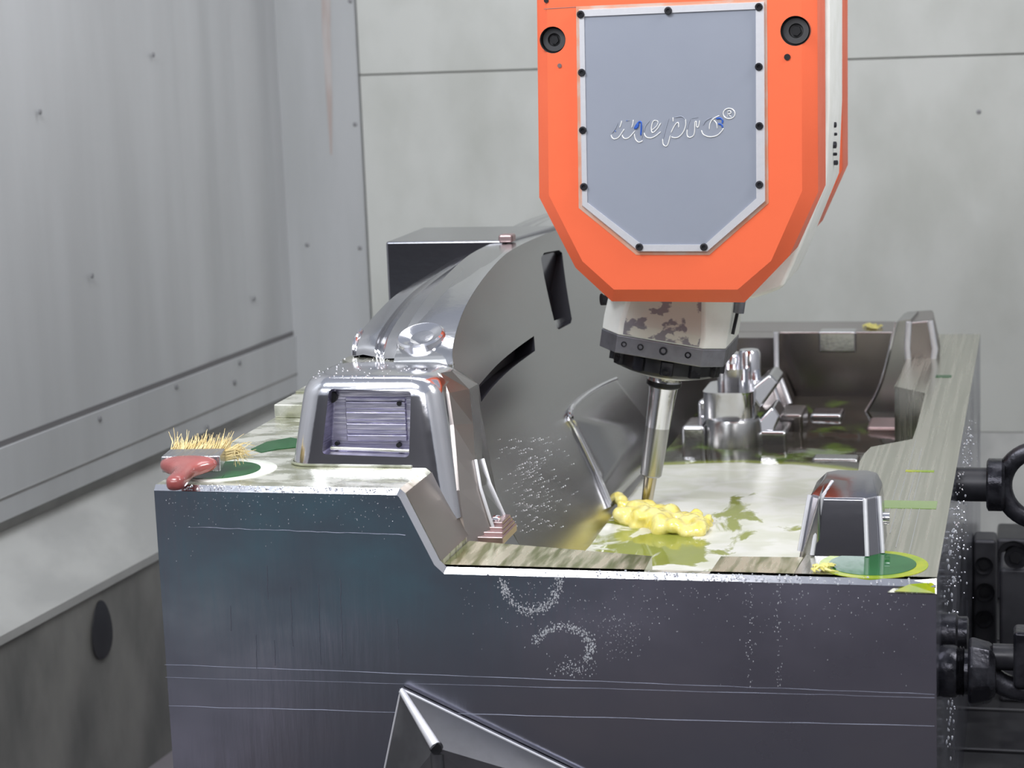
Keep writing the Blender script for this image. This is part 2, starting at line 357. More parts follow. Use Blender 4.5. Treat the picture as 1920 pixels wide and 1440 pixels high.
# bronze-looking slope of the step and the faceted cheek behind it
def Xw(z):
    t = min(2.0, max(0.0, (.32 - z) / .62)); return .45 + .22 * t ** 1.3
def on_wall(px, py):
    d = ray(px, py); lo = 3.0 / F; hi = 8.0 / F; prev = None; N = 3000
    for i in range(N + 1):
        t = lo + (hi - lo) * i / N; p = CAM + d * t; g = p.x - Xw(p.z)
        if prev is not None and prev * g < 0: return p
        prev = g
    return CAM + d * hi
b = B(); b.add([(.4935, .011, -.008), (.5545, .011, ZL + .011), (.5545, .21, ZL + .011), (.4935, .21, -.008)], [(0, 1, 2, 3)])
b.build('step_slope', 'bronze', mold, smooth=False)
me_ = [on_wall(*q) for q in ((850, 690), (896, 720), (903, 790), (905, 860), (918, 905), (945, 965), (965, 1003))]
me_ += [V(Xw(-.34), .34, -.34)]
A_ = [V(.490, .290, .167), V(.509, .275, .13), V(.520, .260, .07), V(.530, .235, .01), V(.538, .215, -.05), V(.545, .205, -.10), V(.553, .200, ZL), V(.556, .2, -.34)]
mid = [A_[i].lerp(me_[i], .52) + V(.012, -.010, 0) for i in range(8)]
A0 = [p + V(-.06, .01, 0) for p in A_]
b = B(); b.rings([A0, A_], False, False, closed=False); b.build('cheek_facet', 'bronze', mold, smooth=False)
b = B(); b.rings([A_, mid], False, False, closed=False); b.build('cheek_facet', 'bronze', mold, smooth=False)
b = B(); b.rings([mid, me_], False, False, closed=False); b.build('cheek_facet', 'core', mold, smooth=False)
B().tube([q + V(.002, -.003, 0) for q in mid[3:7]], .0034, 8).build('cheek_fillet_glint', 'alu_glint', mold)  # white glint of the cheek edge, painted as a pale tube
B().tube([q + V(.001, -.003, 0) for q in me_[3:6]], .0034, 8).build('cheek_fillet_glint', 'alu_glint', mold)  # second painted glint, along the inner wall edge
# small red-brown stepped corner with a screw
b = B()
for k in range(4):
    b.box((.566 + .006 * k, .225 + .016 * k, -.16), (.618 - .004 * k, .34, ZL + .003 + .006 * k))
MT['rose'] = mk('rosy_steel', (.46, .34, .34), None, .9, .35); b.build('stepped_corner', 'rose', mold, bevel=.002)
B().lathe((.590, .285, ZL + .022), (0, -.3, 1), [(0, .010), (.006, .010), (.008, .006)], 14).build('screw', 'chrome', mold)

# ---- ridge: arched strip between the inner edge (satin wall) and the outer edge
arch = [on_wall(*q) for q in ((849, 690), (848, 660), (853, 630), (868, 585), (890, 545), (920, 505), (950, 475), (985, 455), (1020, 440), (1045, 430))]
arch += [V(.451, 1.9, .312), V(.452, 2.3, .30), V(.455, 2.62, .28)]
outer = [at(*q, X=.25) for q in ((663, 668), (664, 650), (673, 627), (700, 594), (737, 557), (778, 530), (817, 507), (846, 489), (867, 477), (887, 463))]
outer += [V(.25, 1.9, .285), V(.25, 2.3, .275), V(.25, 2.62, .26)]
AR = smoothpath(arch, 5); OU = smoothpath(outer, 5)
rows = []
cuts = (0, .10, .22, .235, .25, .27, .285, .30, .33, .5, .7, .86, .96, 1)
offs = (0, .006, .004, -.004, .004, -.005, .004, -.004, .003, .008, .009, .006, .002, 0)
rings = []
for a, o_ in zip(AR, OU):
    rings.append([o_.lerp(a, c) + V(0, 0, e) for c, e in zip(cuts, offs)])
b = B(); b.rings(rings, False, False, closed=False); ridge = b.build('ridge_crown', 'steel', mold, ang=22)
b = B(); b.rings([[o_, V(.235 - .05 * max(0, min(1, (o_.y - .45) * 1.4)), o_.y + .01, .0)] for o_ in OU], False, False, closed=False)
b.build('ridge_outer_side', 'steel', mold)
# front bright rim of the ridge crown and the outer lip
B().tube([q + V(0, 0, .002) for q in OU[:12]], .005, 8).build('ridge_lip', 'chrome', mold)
# satin inner wall
rings = []
zs = [i / 14 for i in range(15)]
nA = len(AR)
fe = smoothpath(me_, 3)
def edgeY(z):      # front edge of the inner wall
    best = fe[0].y
    for i in range(len(fe) - 1):
        a, c = fe[i], fe[i + 1]
        if (a.z - z) * (c.z - z) <= 0 and abs(a.z - c.z) > 1e-6:
            return a.y + (c.y - a.y) * (z - a.z) / (c.z - a.z)
    return fe[-1].y if z < fe[-1].z else best
zmin = -.36
us = [0, .01, .03, .06, .1, .15, .2, .26, .33, .4, .48, .57, .67, .78, .9, 1.0]
def archz(Y):
    for i in range(nA - 1):
        if AR[i].y <= Y <= AR[i + 1].y: return AR[i].z + (AR[i + 1].z - AR[i].z) * (Y - AR[i].y) / max(1e-6, AR[i + 1].y - AR[i].y)
    return AR[0].z if Y < AR[0].y else AR[-1].z
Ys = sorted([a.y for a in AR] + [.345, .36])
front_r, back_r = [], []
NZ = 22
def wallring(Y):
    top = archz(Y) if Y >= AR[0].y else .16
    return top
# build as a solid so that slots can be cut through
cols = []
for a in AR:
    r = []; top = a.z
    for k in range(NZ + 1):
        z = top + (zmin - top) * k / NZ
        e0 = edgeY(min(z, fe[0].z)); yy = e0 + (a.y - AR[0].y) * (2.62 - e0) / (2.62 - AR[0].y)
        r.append(V(Xw(z), yy, z))
    cols.append(r)
b = B(); b.rings([c + [V(.36, c[-1].y, zmin), V(.36, c[0].y, c[0].z - .004)] for c in cols], True, True)
wall = b.build('inner_wall', 'core', mold)
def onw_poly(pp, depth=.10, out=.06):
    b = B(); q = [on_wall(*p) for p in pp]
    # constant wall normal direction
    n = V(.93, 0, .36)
    b.rings([[p + n * out for p in q], [p - n * depth for p in q]]); o = b.build('slot_cutter', 'recess_shade', None, smooth=False); return o
def curve_px(pts, n=4): return [(p.x, p.y) for p in smoothpath([V(a, c, 0) for a, c in pts], n)]
slot = curve_px(((898, 722), (930, 686), (966, 655), (1001, 630)), 3) + [(1003, 656)] + curve_px(((1003, 658), (960, 690), (925, 724), (902, 754)), 3)
win = [(1014, 484), (1020, 474), (1048, 469), (1054, 474), (1072, 598), (1070, 606), (1048, 618), (1042, 614)]
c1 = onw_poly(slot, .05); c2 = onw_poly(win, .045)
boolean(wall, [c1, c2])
me = wall.data; me.update(); nl = []
for p_ in me.polygons:
    for vi in p_.vertices:
        z = me.vertices[vi].co.z + mold.location.z; dz = (Xw(z + .004) - Xw(z - .004)) / .008
        an = V(1, 0, -dz).normalized(); nl.append(tuple(an if p_.normal.dot(an) > .93 and p_.material_index == 0 else p_.normal))
me.normals_split_custom_set(nl)
q = [on_wall(*p) - V(.93, 0, .36) * .018 for p in ((1040, 600), (1070, 590), (1071, 604), (1048, 617), (1042, 613))]
B().rings([q, [p - V(.93, 0, .36) * .01 for p in q]]).build('window_sill', 'steel', mold, smooth=False)
# raised pad low on the inner wall, with rolled bright edge
pad_px = curve_px(((1140, 952), (1110, 880), (1075, 805), (1064, 785), (1070, 765), (1095, 742), (1125, 724), (1152, 712)), 4) + [(1215, 800), (1232, 850), (1205, 885)]
q = [on_wall(*p) for p in pad_px]; n_ = V(.93, 0, .36)
cen = sum(q, V(0, 0, 0)) / len(q)
B().rings([[p - n_ * .01 for p in q], [p + n_ * .003 for p in q], [p.lerp(cen, .05) + n_ * .012 for p in q]], False, True).build('raised_pad', 'core', mold, ang=50)
k = len(pad_px) - 3
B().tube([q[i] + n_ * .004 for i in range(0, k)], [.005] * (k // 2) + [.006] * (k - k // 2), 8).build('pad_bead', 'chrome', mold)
# plateau block at the back left
b = B(); b.prism([(.10, 1.21, .322), (.40, 1.21, .322), (.452, 1.53, .322), (.10, 1.53, .322)], (0, 0, -.32))
b.build('plateau_block', 'bossdark', mold, bevel=.006)
B().box((.385, 1.185, .318), (.42, 1.225, .338)).build('plateau_lug', 'rose', mold, bevel=.006)
# countersunk hole on the crown
from mathutils.bvhtree import BVHTree
bv = BVHTree.FromPolygons([v.co + mold.location for v in ridge.data.vertices], [list(p_.vertices) for p_ in ridge.data.polygons])
p, nn, _, _ = bv.ray_cast(CAM, ray(789, 633).normalized())
nn = ((nn if nn.z > 0 else -nn) * 1.2 + V(0, -.30, .954)).normalized()
b = B(); b.lathe(p + nn * .001, nn, [(-.016, .054), (.004, .050), (.0075, .046), (.0075, .044), (-.004, .020), (-.0045, .019)], 40, False, False); b.build('countersunk_hole', 'chrome', mold)
B().lathe(p, nn, [(-.008, .019), (-.0035, .017), (-.0035, .001)], 24, False, True).build('hole_bottom', 'paleg', mold)
# ---- rounded front box with recess
def rrect(x0, x1, y0, y1, z, r, n=7):
    out = []
    for cx, cy, a0 in ((x1 - r, y1 - r, 0), (x0 + r, y1 - r, 90), (x0 + r, y0 + r, 180), (x1 - r, y0 + r, 270)):
        for k in range(n + 1):
            a = math.radians(a0 + 90 * k / n); out.append(V(cx + math.cos(a) * r, cy + math.sin(a) * r, z))
    return out
b = B(); rs = []
def lev(z, e=0): t = z / .17; return rrect(.200 + .026 * t + e, .527 - .028 * t - e, .185 + .03 * t + e, .42 - e, z, .046)
for z, e in ((-.10, 0), (-.05, 0), (0, 0), (.06, 0), (.134, 0), (.147, .0018), (.158, .0065), (.165, .013), (.1695, .022), (.1705, .030)): rs.append(lev(z, e))
b.rings(rs); box = b.build('front_box', 'chrome', mold)
fr0 = rrect(.198, .50, .182, .40, .003, .046); B().tube(fr0[10:25], .003, 8).build('foot_fillet', 'film', mold)
P = lambda px, py, dy=0: at(px, py, Y=.205 + dy)
rec = [P(612, 728), P(772, 733), P(774, 856), P(606, 850)]
c1 = B(); c1.rings([[p + V(0, -.08, 0) for p in rec], [p + (V(sum((q.x for q in rec)) / 4, p.y, sum((q.z for q in rec)) / 4) - p) * .05 + V(0, .035, 0) for p in rec]])
cut = c1.build('recess_cutter', 'rough', None, smooth=False)
md = cut.modifiers.new('b', 'BEVEL'); md.width = .008; md.segments = 3
boolean(box, [cut])
cen = sum(rec, V(0, 0, 0)) / 4
rp = [p + (V(cen.x, p.y, cen.z) - p) * .055 + V(0, .0335, 0) for p in rec]
b = B(); b.rings([rp, [p + V(0, .01, 0) for p in rp]]); plate = b.build('recess_plate', 'rough', mold, smooth=False)
# milled ribs in the recess
zt = rp[0].z; zb = rp[3].z; xl = rp[0].x + .022; xr = rp[1].x - .018
for k in range(8):
    z = zt - (zt - zb) * (.20 + .088 * k); hgt = (.0035, .007, .004, .008, .0035, .007, .004, .006)[k]
    B().box((xl, rp[0].y - .004 - .002 * (k % 2), z - hgt), (xr, rp[0].y + .004, z + hgt)).build('milled_rib', 'rough', plate, bevel=.002)
for (px, py, r) in ((621, 745, .0115), (748, 757, .0048), (631, 832, .0042), (747, 835, .0048)):
    c = at(px, py, Y=rp[0].y - .009)
    B().lathe(c, (0, 1, 0), [(0, r), (.012, r)], 20).build('bore', 'rubber', mold)
# cream fillet at the foot of the recess
B().cyl(rec[3] + V(.012, .012, .008), rec[2] + V(-.010, .012, .008), .0035, 12).build('recess_fillet', 'film', mold)
# shelf between box and ridge
b = B(); b.prism([(.235, .45, .166), (.30, .36, .166), (.45, .36, .166), (.475, .33, .166), (.487, .40, .166), (.44, .62, .166), (.25, .62, .166)], (0, 0, -.16)); b.build('shelf', 'oily', mold, smooth=False)
# raised foot behind the box, on the left
B().box((.0, .66, 0), (.20, .80, .030)).build('side_pad', 'film', mold, bevel=.003)
B().box((.0, .80, 0), (.20, 1.5, .034)).build('side_pad', 'film', mold, bevel=.003)

# ---- front rim
def plan(poly, z0, z1): 
    b = B(); b.rings([[(x, y, z1) for x, y in poly], [(x, y, z0) for x, y in poly]]); return b
XN0 = at(1213, 1064, Z=ZL).x; XN1 = at(1336, 1064, Z=ZL).x
b = plan([(.553, .0102), (XN0, .0102), (XN0 - .005, .125), (.556, .205)], -.42, ZL); b.build('rim', 'rimoil', mold, smooth=False)
b = plan([(XN1, .0102), (1.20, .0102), (1.205, .143), (XN1 + .004, .135)], -.42, ZL); b.build('rim', 'rimoil', mold, smooth=False)
# ---- right rail with its jogs
sp = [(1608, 889), (1612, 865), (1620, 851), (1633, 838), (1711, 823), (1719, 800), (1735, 737), (1677, 724), (1693, 690)]
rail = [(1.45, .0102), (1.20, .0102), (1.215, .28)] + [(at(*q, Z=ZL).x, at(*q, Z=ZL).y) for q in sp] + [(1.26, 2.75), (1.45, 2.75)]
plan(rail, -.42, ZL).build('side_rail', 'oily', mold, smooth=False)
B().box((1.4, .0102, ZT), (1.4501, 2.75, ZL - .004)).build('side_face', 'front', mold, smooth=False)
# grooves and steps on the rail
for (x0, x1, y0, y1, mt, nm) in ((1.300, 1.425, .535, .60, 'paleg', 'rail_groove'), (1.345, 1.405, .868, .884, 'lime', 'rail_slot'), (1.353, 1.395, 2.015, 2.05, 'green', 'rail_slot')):
    B().box((x0, y0, ZL - .004), (x1, y1, ZL + .0008)).build(nm, mt, mold, smooth=False)
# scratches along the rail
for k in range(9):
    x = 1.275 + .015 * k + random.uniform(-.004, .004); ya = random.uniform(.05, .5); yb = ya + random.uniform(.3, .9)
    if x < 1.34: yb = min(yb, 1.1)
    B().box((x, ya, ZL), (x + .0014, yb, ZL + .0006)).build('tool_mark', 'chrome', mold, smooth=False)
# ---- back wall of the cavity
zb = -.107
B().box((.40, 2.55, -.42), (1.21, 2.75, zb)).build('end_wall', 'brown', mold, bevel=.006)
x0 = at(1535, 640, Y=2.54).x; x1 = at(1605, 640, Y=2.54).x
B().box((x0, 2.535, at(1540, 662, Y=2.53).z), (x1, 2.60, zb + .002)).build('end_wall_pad', 'steel', mold, bevel=.006)
# fold of the end wall: a nearer bay on the left with edge glints laid on as pale tubes
xa = at(1455, 650, Y=2.44).x; za = at(1455, 690, Y=2.44).z
plan([(.40, 2.44), (xa - .01, 2.44), (xa, 2.46), (xa, 2.56), (.40, 2.56)], za, zb - .001).build('end_wall_bay', 'brown', mold, smooth=False)
q0 = at(1455, 623, Y=2.435); q1 = at(1456, 690, Y=2.435); q2 = at(1481, 757, Y=2.40); q3 = at(1412, 728, Y=2.38)
B().tube([q0, q1, q2], .0075, 10).build('fold_edge_glint', 'alu_glint', mold)
B().tube([q1, q3], .0055, 10).build('fold_edge_glint', 'alu_glint', mold)
q4 = q2 + V(-.03, 0, -.0); q5 = q1 + V(-.022, 0, -.01)
B().tube([q5, q4], .007, 10).build('fold_edge_glint', 'steel', mold)
B().prism([q1, q2, q2 + V(0, 0, -.08), q3 + V(0, 0, -.12), q3], (0, .12, 0)).build('bay_wedge', 'brown', mold, smooth=False)
# ---- rear pillar on the rail with a swept buttress
Yp = 2.32
PP = lambda px, py, dy=0: at(px, py, Y=Yp + dy)
f0 = [PP(1703, 604), PP(1745, 600), PP(1755, 655), PP(1752, 700), PP(1702, 700), PP(1700, 652)]
b = B(); ctr = (PP(1728, 640)); 
b.rings([f0, [p + V((p.x - ctr.x) * .25, .05, .0) for p in f0], [p + V((p.x - ctr.x) * .25 - .01, .20, .0) for p in f0]], True, True); b.build('rear_pillar', 'brown', mold, bevel=.007, seg=3)
B().tube([PP(1704, 604, -.004), PP(1701, 652, -.004), PP(1704, 690, -.004)], .0085, 10).build('pillar_edge_glint', 'alu_glint', mold)  # lamp glint on the pillar edge, put into a pale tube
B().tube([PP(1744, 602, -.004), PP(1753, 654, -.004), PP(1748, 690, -.004)], .0085, 10).build('pillar_edge_glint', 'alu_glint', mold)  # same painted glint on the right edge
sw = smoothpath([PP(1681, 603), PP(1672, 640), PP(1660, 690), PP(1645, 735), PP(1624, 772)], 5)
b = B(); rr = [p for p in sw]; en = [PP(1706, 598), PP(1706, 790)]
b.prism(rr + [PP(1706, 800), PP(1708, 598)], (.012, .16, 0)); b.build('buttress', 'core', mold, smooth=False)
B().tube([p + V(0, -.004, 0) for p in sw], .005, 8).build('buttress_edge', 'steel', mold)
B().box((1.17, 2.02, ZP - .05), (1.26, 2.16, -.283)).build('buttress_foot', 'rose', mold, bevel=.01)
# ---- front-right guide boss
bx = at(1572, 1040, Z=ZL); cxy = V(1.268, .205, 0)
def octa(cx, cy, hx, hy, cut, z): return [V(cx + sx * hx, cy + sy * hy, z) for sx, sy in
        ((-1 + cut / hx, -1), (1 - cut / hx, -1), (1, -1 + cut / hy), (1, 1 - cut / hy), (1 - cut / hx, 1), (-1 + cut / hx, 1), (-1, 1 - cut / hy), (-1, -1 + cut / hy))]
b = B(); b.rings([octa(1.270, .250, .078, .10, .026, ZL - .02), octa(1.270, .250, .074, .096, .026, ZL + .004), octa(1.275, .262, .062, .078, .024, -.045), octa(1.279, .300, .047, .048, .018, -.028)])
b.build('guide_boss', 'bossdark', mold, bevel=.004, seg=3)
b0 = octa(1.270, .250, .076, .098, .026, ZL + .002); b1 = octa(1.275, .262, .0635, .0795, .024, -.045); b2 = octa(1.279, .300, .048, .049, .018, -.030)
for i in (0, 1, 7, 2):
    B().tube([b0[i], b1[i]] + ([b2[i]] if i in (0,) else []), .0042, 8).build('boss_edge_glint', 'alu_glint', mold)  # lamp reflections on the boss edges, painted as pale tubes
B().cyl(V(1.335, .28, -.105), V(1.352, .28, -.105), .012, 16).build('boss_nub', 'chrome', mold)
# left flare of the boss running into the pool
b = B(); b.prism([(1.20, .16, ZL + .002), (1.235, .16, -.03), (1.235, .16, ZL - .01), (1.18, .16, -.30)], (.0, .16, 0)); b.build('boss_flare', 'core', mold, bevel=.006)

# ---- cluster of bosses standing in the pool
def boss(cx, cy, prof, nm, mt='chrome', n=40): B().lathe((cx, cy, 0), (0, 0, 1), [(z, r) for z, r in prof], n).build(nm, mt, mold, ang=40)
boss(.835, 1.86, [(-.34, .078), (-.305, .078), (-.235, .072), (-.228, .068)], 'round_boss', 'core')
b = B(); b.rings([rrect(.755, .890, 1.83, 2.02, z, r) for z, r in ((-.232, .035), (-.225, .04), (-.165, .04), (-.158, .034))]); b.build('boss_block', 'chrome', mold)
b = B(); b.rings([rrect(.775, .86, 1.96, 2.10, z, .03) for z in (-.17, -.125, -.118)]); b.build('boss_block', 'steel', mold)
boss(.855, 2.05, [(-.16, .032), (-.085, .030), (-.078, .025)], 'round_boss', 'chrome')
boss(.80, 2.08, [(-.16, .036), (-.10, .034), (-.092, .028)], 'round_boss', 'chrome')
b = B(); b.prism([(.87, 1.90, -.165), (.925, 1.94, -.125), (.948, 1.94, -.150), (.90, 1.90, -.215)], (0, .14, 0)); b.build('boss_wing', 'steel', mold, bevel=.008, seg=3)
b = B(); b.prism([(.89, 1.86, -.25), (.935, 1.90, -.205), (.955, 1.90, -.235), (.925, 1.86, -.31)], (0, .12, 0)); b.build('boss_wing', 'chrome', mold, bevel=.008, seg=3)
B().box((.70, 1.82, -.34), (.765, 1.95, -.245)).build('boss_block', 'steel', mold, bevel=.012, seg=3)
B().box((.725, 1.95, -.34), (.79, 2.1, -.20)).build('boss_block', 'chrome', mold, bevel=.012, seg=3)
B().box((.90, 1.86, -.34), (.975, 2.0, -.265)).build('boss_block', 'steel', mold, bevel=.010, seg=3)
B().box((.93, 2.02, -.34), (1.0, 2.16, -.25)).build('boss_block', 'brown', mold, bevel=.010, seg=3)
B().box((1.00, 2.20, -.34), (1.09, 2.3, -.285)).build('boss_block', 'steel', mold, bevel=.010, seg=3)
B().box((1.06, 1.66, -.34), (1.18, 1.72, -.293)).build('boss_block', 'core', mold, bevel=.010, seg=3)

# ---- front face marks: weld lines, runs, sprayed rings
for (pa, pb, r) in (((309, 1246), (1752, 1302), .0005), ((310, 1270), (1752, 1308), .0004), ((316, 1324), (1752, 1362), .0006), ((352, 988), (760, 1003), .0006)):
    B().tube([at(pa[0] + (pb[0] - pa[0]) * t / 30, pa[1] + (pb[1] - pa[1]) * t / 30 + random.uniform(-.8, .8), Y=-.0002) for t in range(31)], [r * random.uniform(.4, 1.1) for _ in range(31)], 5).build('weld_line', 'scratch', mold)
for (x, y0_, y1_) in ((432, 1135, 1185), (500, 1060, 1130), (545, 1100, 1220), (597, 1095, 1255), (638, 1085, 1250), (745, 1160, 1230), (480, 1190, 1255), (395, 915, 930), (515, 1200, 1250)):
    B().tube([at(x + (y - y0_) * .03 + random.uniform(-1, 1), y, Y=-.0002) for y in range(y0_, y1_, 8)], .0006, 5).build('drip_run', 'scratch', mold)
b = B()
def speck(px, py, r):
    p = at(px, py, Y=-.0003); r *= .75; b.blob(p, r, 0 if r < .002 else 1, (1, .35, random.uniform(.8, 2)))
for i in range(420):
    a = math.radians(random.uniform(0, 180)); speck(995 + 52 * math.cos(a) + random.gauss(0, 5), 1085 + 60 * math.sin(a) + random.gauss(0, 6), random.uniform(.0006, .002))
for i in range(360):
    a = math.radians(random.uniform(190, 395)); speck(1056 + 52 * math.cos(a) + random.gauss(0, 5), 1213 + 38 * math.sin(a) + random.gauss(0, 5), random.uniform(.0006, .002))
for i in range(120):
    speck(random.gauss(1075, 20), random.gauss(1252, 8), random.uniform(.0005, .0016))
for i in range(330):
    x = random.uniform(860, 1740); speck(x, 1085 + (x - 825) * .03 + abs(random.gauss(0, 55)), random.uniform(.0004, .0013))
for i in range(170):
    speck(random.uniform(310, 760), 925 + abs(random.gauss(0, 45)), random.uniform(.0004, .0011))
for i in range(90):
    x = random.choice((1404, 1410, 1458, 1462)); speck(x + random.gauss(0, 3), random.uniform(1095, 1290), random.uniform(.0005, .0015))
for i in range(130):
    speck(random.gauss(1160, 30), random.gauss(1190, 25), random.uniform(.0004, .0012))
o = b.build('spray_specks', 'drop', mold); o['kind'] = 'stuff'
# wet beads along the front chamfer
b = B()
for i in range(150):
    x = random.uniform(.06, .48); b.blob((x, random.uniform(0, .009), random.uniform(-.008, .001)), random.uniform(.0008, .0028), 1)
for i in range(320):
    x = random.gauss(1.08, .13) if i < 240 else random.uniform(.6, 1.44); b.blob((min(1.445, max(.57, x)), random.uniform(-.001, .012), ZL + random.uniform(-.012, .002)), random.uniform(.0007, .0026), 1)
for i in range(240):
    px, py = random.gauss(985, 30), random.uniform(820, 1000); p = on_wall(px + 15, py); b.blob(p + V(.002, 0, .001), random.uniform(.0006, .0017), 0)
for i in range(160):
    Y = random.uniform(.2, .6); b.blob((random.uniform(.24, .48), Y, .1705 if Y < .36 else .167), random.uniform(.0008, .002), 0)
o = b.build('coolant_beads', 'drop', mold); o['kind'] = 'stuff'
# corner pocket, front right
cp = [at(1664, 1110, Y=-.003), at(1756, 1113, Y=-.003), at(1756, 1084, Y=.010), at(1692, 1090, Y=.010)]
b = B(); b.rings([[p + V(0, -.002, 0) for p in cp], [p + V(0, .004, -.004) for p in cp]]); b.build('corner_pocket', 'oily', mold, smooth=False)
cq = [cp[0] + V(.012, -.004, .003), cp[1] + V(-.002, -.004, .002), cp[2] + V(-.003, -.004, -.006), cp[0].lerp(cp[2], .45) + V(0, -.004, .004)]
b = B(); b.rings([cq, [p + V(0, .003, -.002) for p in cq]]); b.build('pocket_residue', 'lime', mold, smooth=False)
# plug on the hidden left flank
B().lathe((0, .12, -.33), (-1, 0, 0), [(0, .036), (.014, .036), (.022, .026)], 24).build('side_plug', 'chrome', mold)

# ================================================================== COOLANT
pool = B(); NX, NY = 60, 110
def pz(x, y):
    d = math.hypot((x - .80) * 1.2, y - 1.08)
    return ZP + .004 * noise.noise(Vector((x * 9, y * 7, 0))) + .010 * math.exp(-(d / .12) ** 2)
pts = []
for j in range(NY + 1):
    y = .03 + (2.55 - .03) * j / NY
    pts.append([V(.62 + (1.36 - .62) * i / NX, y, pz(.62 + (1.36 - .62) * i / NX, y)) for i in range(NX + 1)])
pool.rings(pts, False, False, closed=False)
po = tag(pool.build('coolant_pool', 'pool'), 'foamy white and green coolant pool filling the steel mold cavity', 'coolant')
# splash at the cutter: clustered lumps fused into one surface
b = B(); tipc = at(1212, 948, Z=ZP)
for i in range(170):
    t = random.random()
    px = 1158 + 165 * t; py = 962 + 26 * t + random.uniform(-10, 20)
    p = at(px, py, Z=ZP + .004); r = random.uniform(.007, .020) * (1.25 - .6 * abs(t - .35))
    b.blob(p + V(0, 0, random.uniform(0, .028) * (1 - .5 * t)), r, 2, (1, 1.2, .9))
for i in range(26):
    a = random.uniform(0, 6.28); b.blob(at(1300, 985, Z=ZP) + V(.035 * math.cos(a), .05 * math.sin(a), random.uniform(0, .02)), random.uniform(.008, .014), 2)
sp_ = b.build('coolant_splash', 'splash', ang=180)
md = sp_.modifiers.new('fuse', 'REMESH'); md.mode = 'VOXEL'; md.voxel_size = .0045; md.use_smooth_shade = True
md = sp_.modifiers.new('soft', 'SMOOTH'); md.iterations = 5; md.factor = .5
tag(sp_, 'lumpy yellow coolant splash boiling up around the cutter tip', 'splash')
# round pools on the mold
def disc(cx, cy, r, z, h, nm, mt, par, n=48, sy=1):
    b = B(); b.rings([[(cx + r * math.cos(2 * math.pi * j / n), cy + r * sy * math.sin(2 * math.pi * j / n), zz) for j in range(n)] for zz in (z, z + h)]); return b.build(nm, mt, par, bevel=.0004)
pr = thing('coolant_puddle', 'round green coolant puddle with yellow rim beside the guide boss', 'puddle', (1.335, .108, ZL))
disc(1.335, .104, .097, ZL - .003, .0038, 'rim_ring', 'lime', pr); disc(1.333, .104, .078, ZL - .002, .0036, 'liquid', 'green', pr)
pl = thing('coolant_puddle', 'round green coolant puddle with white foam edge under the brush', 'puddle', (.118, .125, 0))
lc = at(425, 882, Z=0)
disc(lc.x, lc.y, .098, -.002, .003, 'foam_ring', 'foamring', pl); disc(lc.x - .012, lc.y - .002, .078, -.001, .0028, 'liquid', 'green', pl)
b = B(); q = [at(*p_, Z=.0015) for p_ in ((470, 842), (500, 828), (545, 820), (557, 822), (556, 838), (520, 842), (490, 848))]
b.rings([q, [p - V(0, 0, .001) for p in q]]); tag(b.build('coolant_puddle', 'green'), 'long dark green coolant streak left of the box on the mold', 'puddle')
# drops falling along the right flank
b = B()
for i in range(190):
    Y = random.uniform(.35, 1.5); b.blob((1.455 + abs(random.gauss(0, .010)), Y, ZL - abs(random.gauss(0, .10)) * (1 if Y < 1 else .4)), random.uniform(.0009, .0026), 1, (1, 1, random.uniform(.9, 1.6)))
for i in range(90):
    b.blob((1.462 + random.gauss(0, .004), .30 + random.gauss(0, .06), random.uniform(-.55, -.15)), random.uniform(.001, .0026), 1, (1, 1, random.uniform(1, 3)))
tag(b.build('coolant_drops', 'drop'), 'bright coolant drops spattering off the right flank of the mold', 'drops', kind='stuff')
def swarf(label, c, r, n=9):
    b = B()
    for i in range(n):
        a = random.uniform(0, 6.28); s = Vector(c) + V(random.uniform(-r, r), random.uniform(-r, r), .002)
        pts = [s + V(math.cos(a + .6 * k) * .006 * k, math.sin(a + .6 * k) * .006 * k, .002 + .0025 * math.sin(k)) for k in range(5)]
        b.tube(pts, [.0012, .003, .0035, .0025, .001], 5)
    for i in range(5): b.blob(Vector(c) + V(random.uniform(-r, r) * .6, random.uniform(-r, r) * .6, .005), .006, 1)
    tag(b.build('swarf_clump', 'chip'), label, 'swarf', 'swarf clumps on the mold')
swarf('pale yellow swarf clump at the rim of the green puddle', at(1546, 1068, Z=ZL + .001), .012)
swarf('pale yellow swarf clump on top of the far end wall', V(at(1638, 612, Y=2.62).x, 2.62, zb + .001), .022)
b = B(); q = at(842, 738, Y=.42); b.prism([at(823, 735, Y=.40), at(848, 728, Y=.40), at(852, 734, Y=.40), at(826, 750, Y=.40)], (-.004, .03, 0))
b.build('cheek_residue', 'paleg', mold)

# ================================================================== MILLING HEAD
YF = .72
hd = thing('milling_head', 'orange fork milling head with grey cover plate above the mold', 'milling head', (.92, 1.1, 1.9))
O = [(1003, -330), (1011, 370), (1079, 502), (1147, 565), (1396, 567), (1480, 480), (1534, 360), (1531, -330)]
I = [(1022, -330), (1029, 366), (1092, 490), (1151, 543), (1383, 543), (1446, 489), (1504, 358), (1502, -330)]
ip = [at(*q, Y=YF) for q in I]; op = [at(*q, Y=YF + .03) for q in O]
b = B(); b.rings([ip, op, [p + V(0, .16, 0) for p in op]]); arm = b.build('front_arm', 'orange', hd, bevel=.0015, seg=2)
# top cap band line
b = B(); cq = [at(*q, Y=1.25) for q in [(1040, -330), (1048, 350), (1120, 470), (1190, 520), (1400, 520), (1500, 440), (1578, 330), (1580, -330)]]
cx_ = op[7].x
rp_ = [V(p.x, 1.30, p.z) for p in op]
B().rings([rp_, [p + V(0, .16, 0) for p in rp_]]).build('rear_arm', 'orange', hd, bevel=.012)
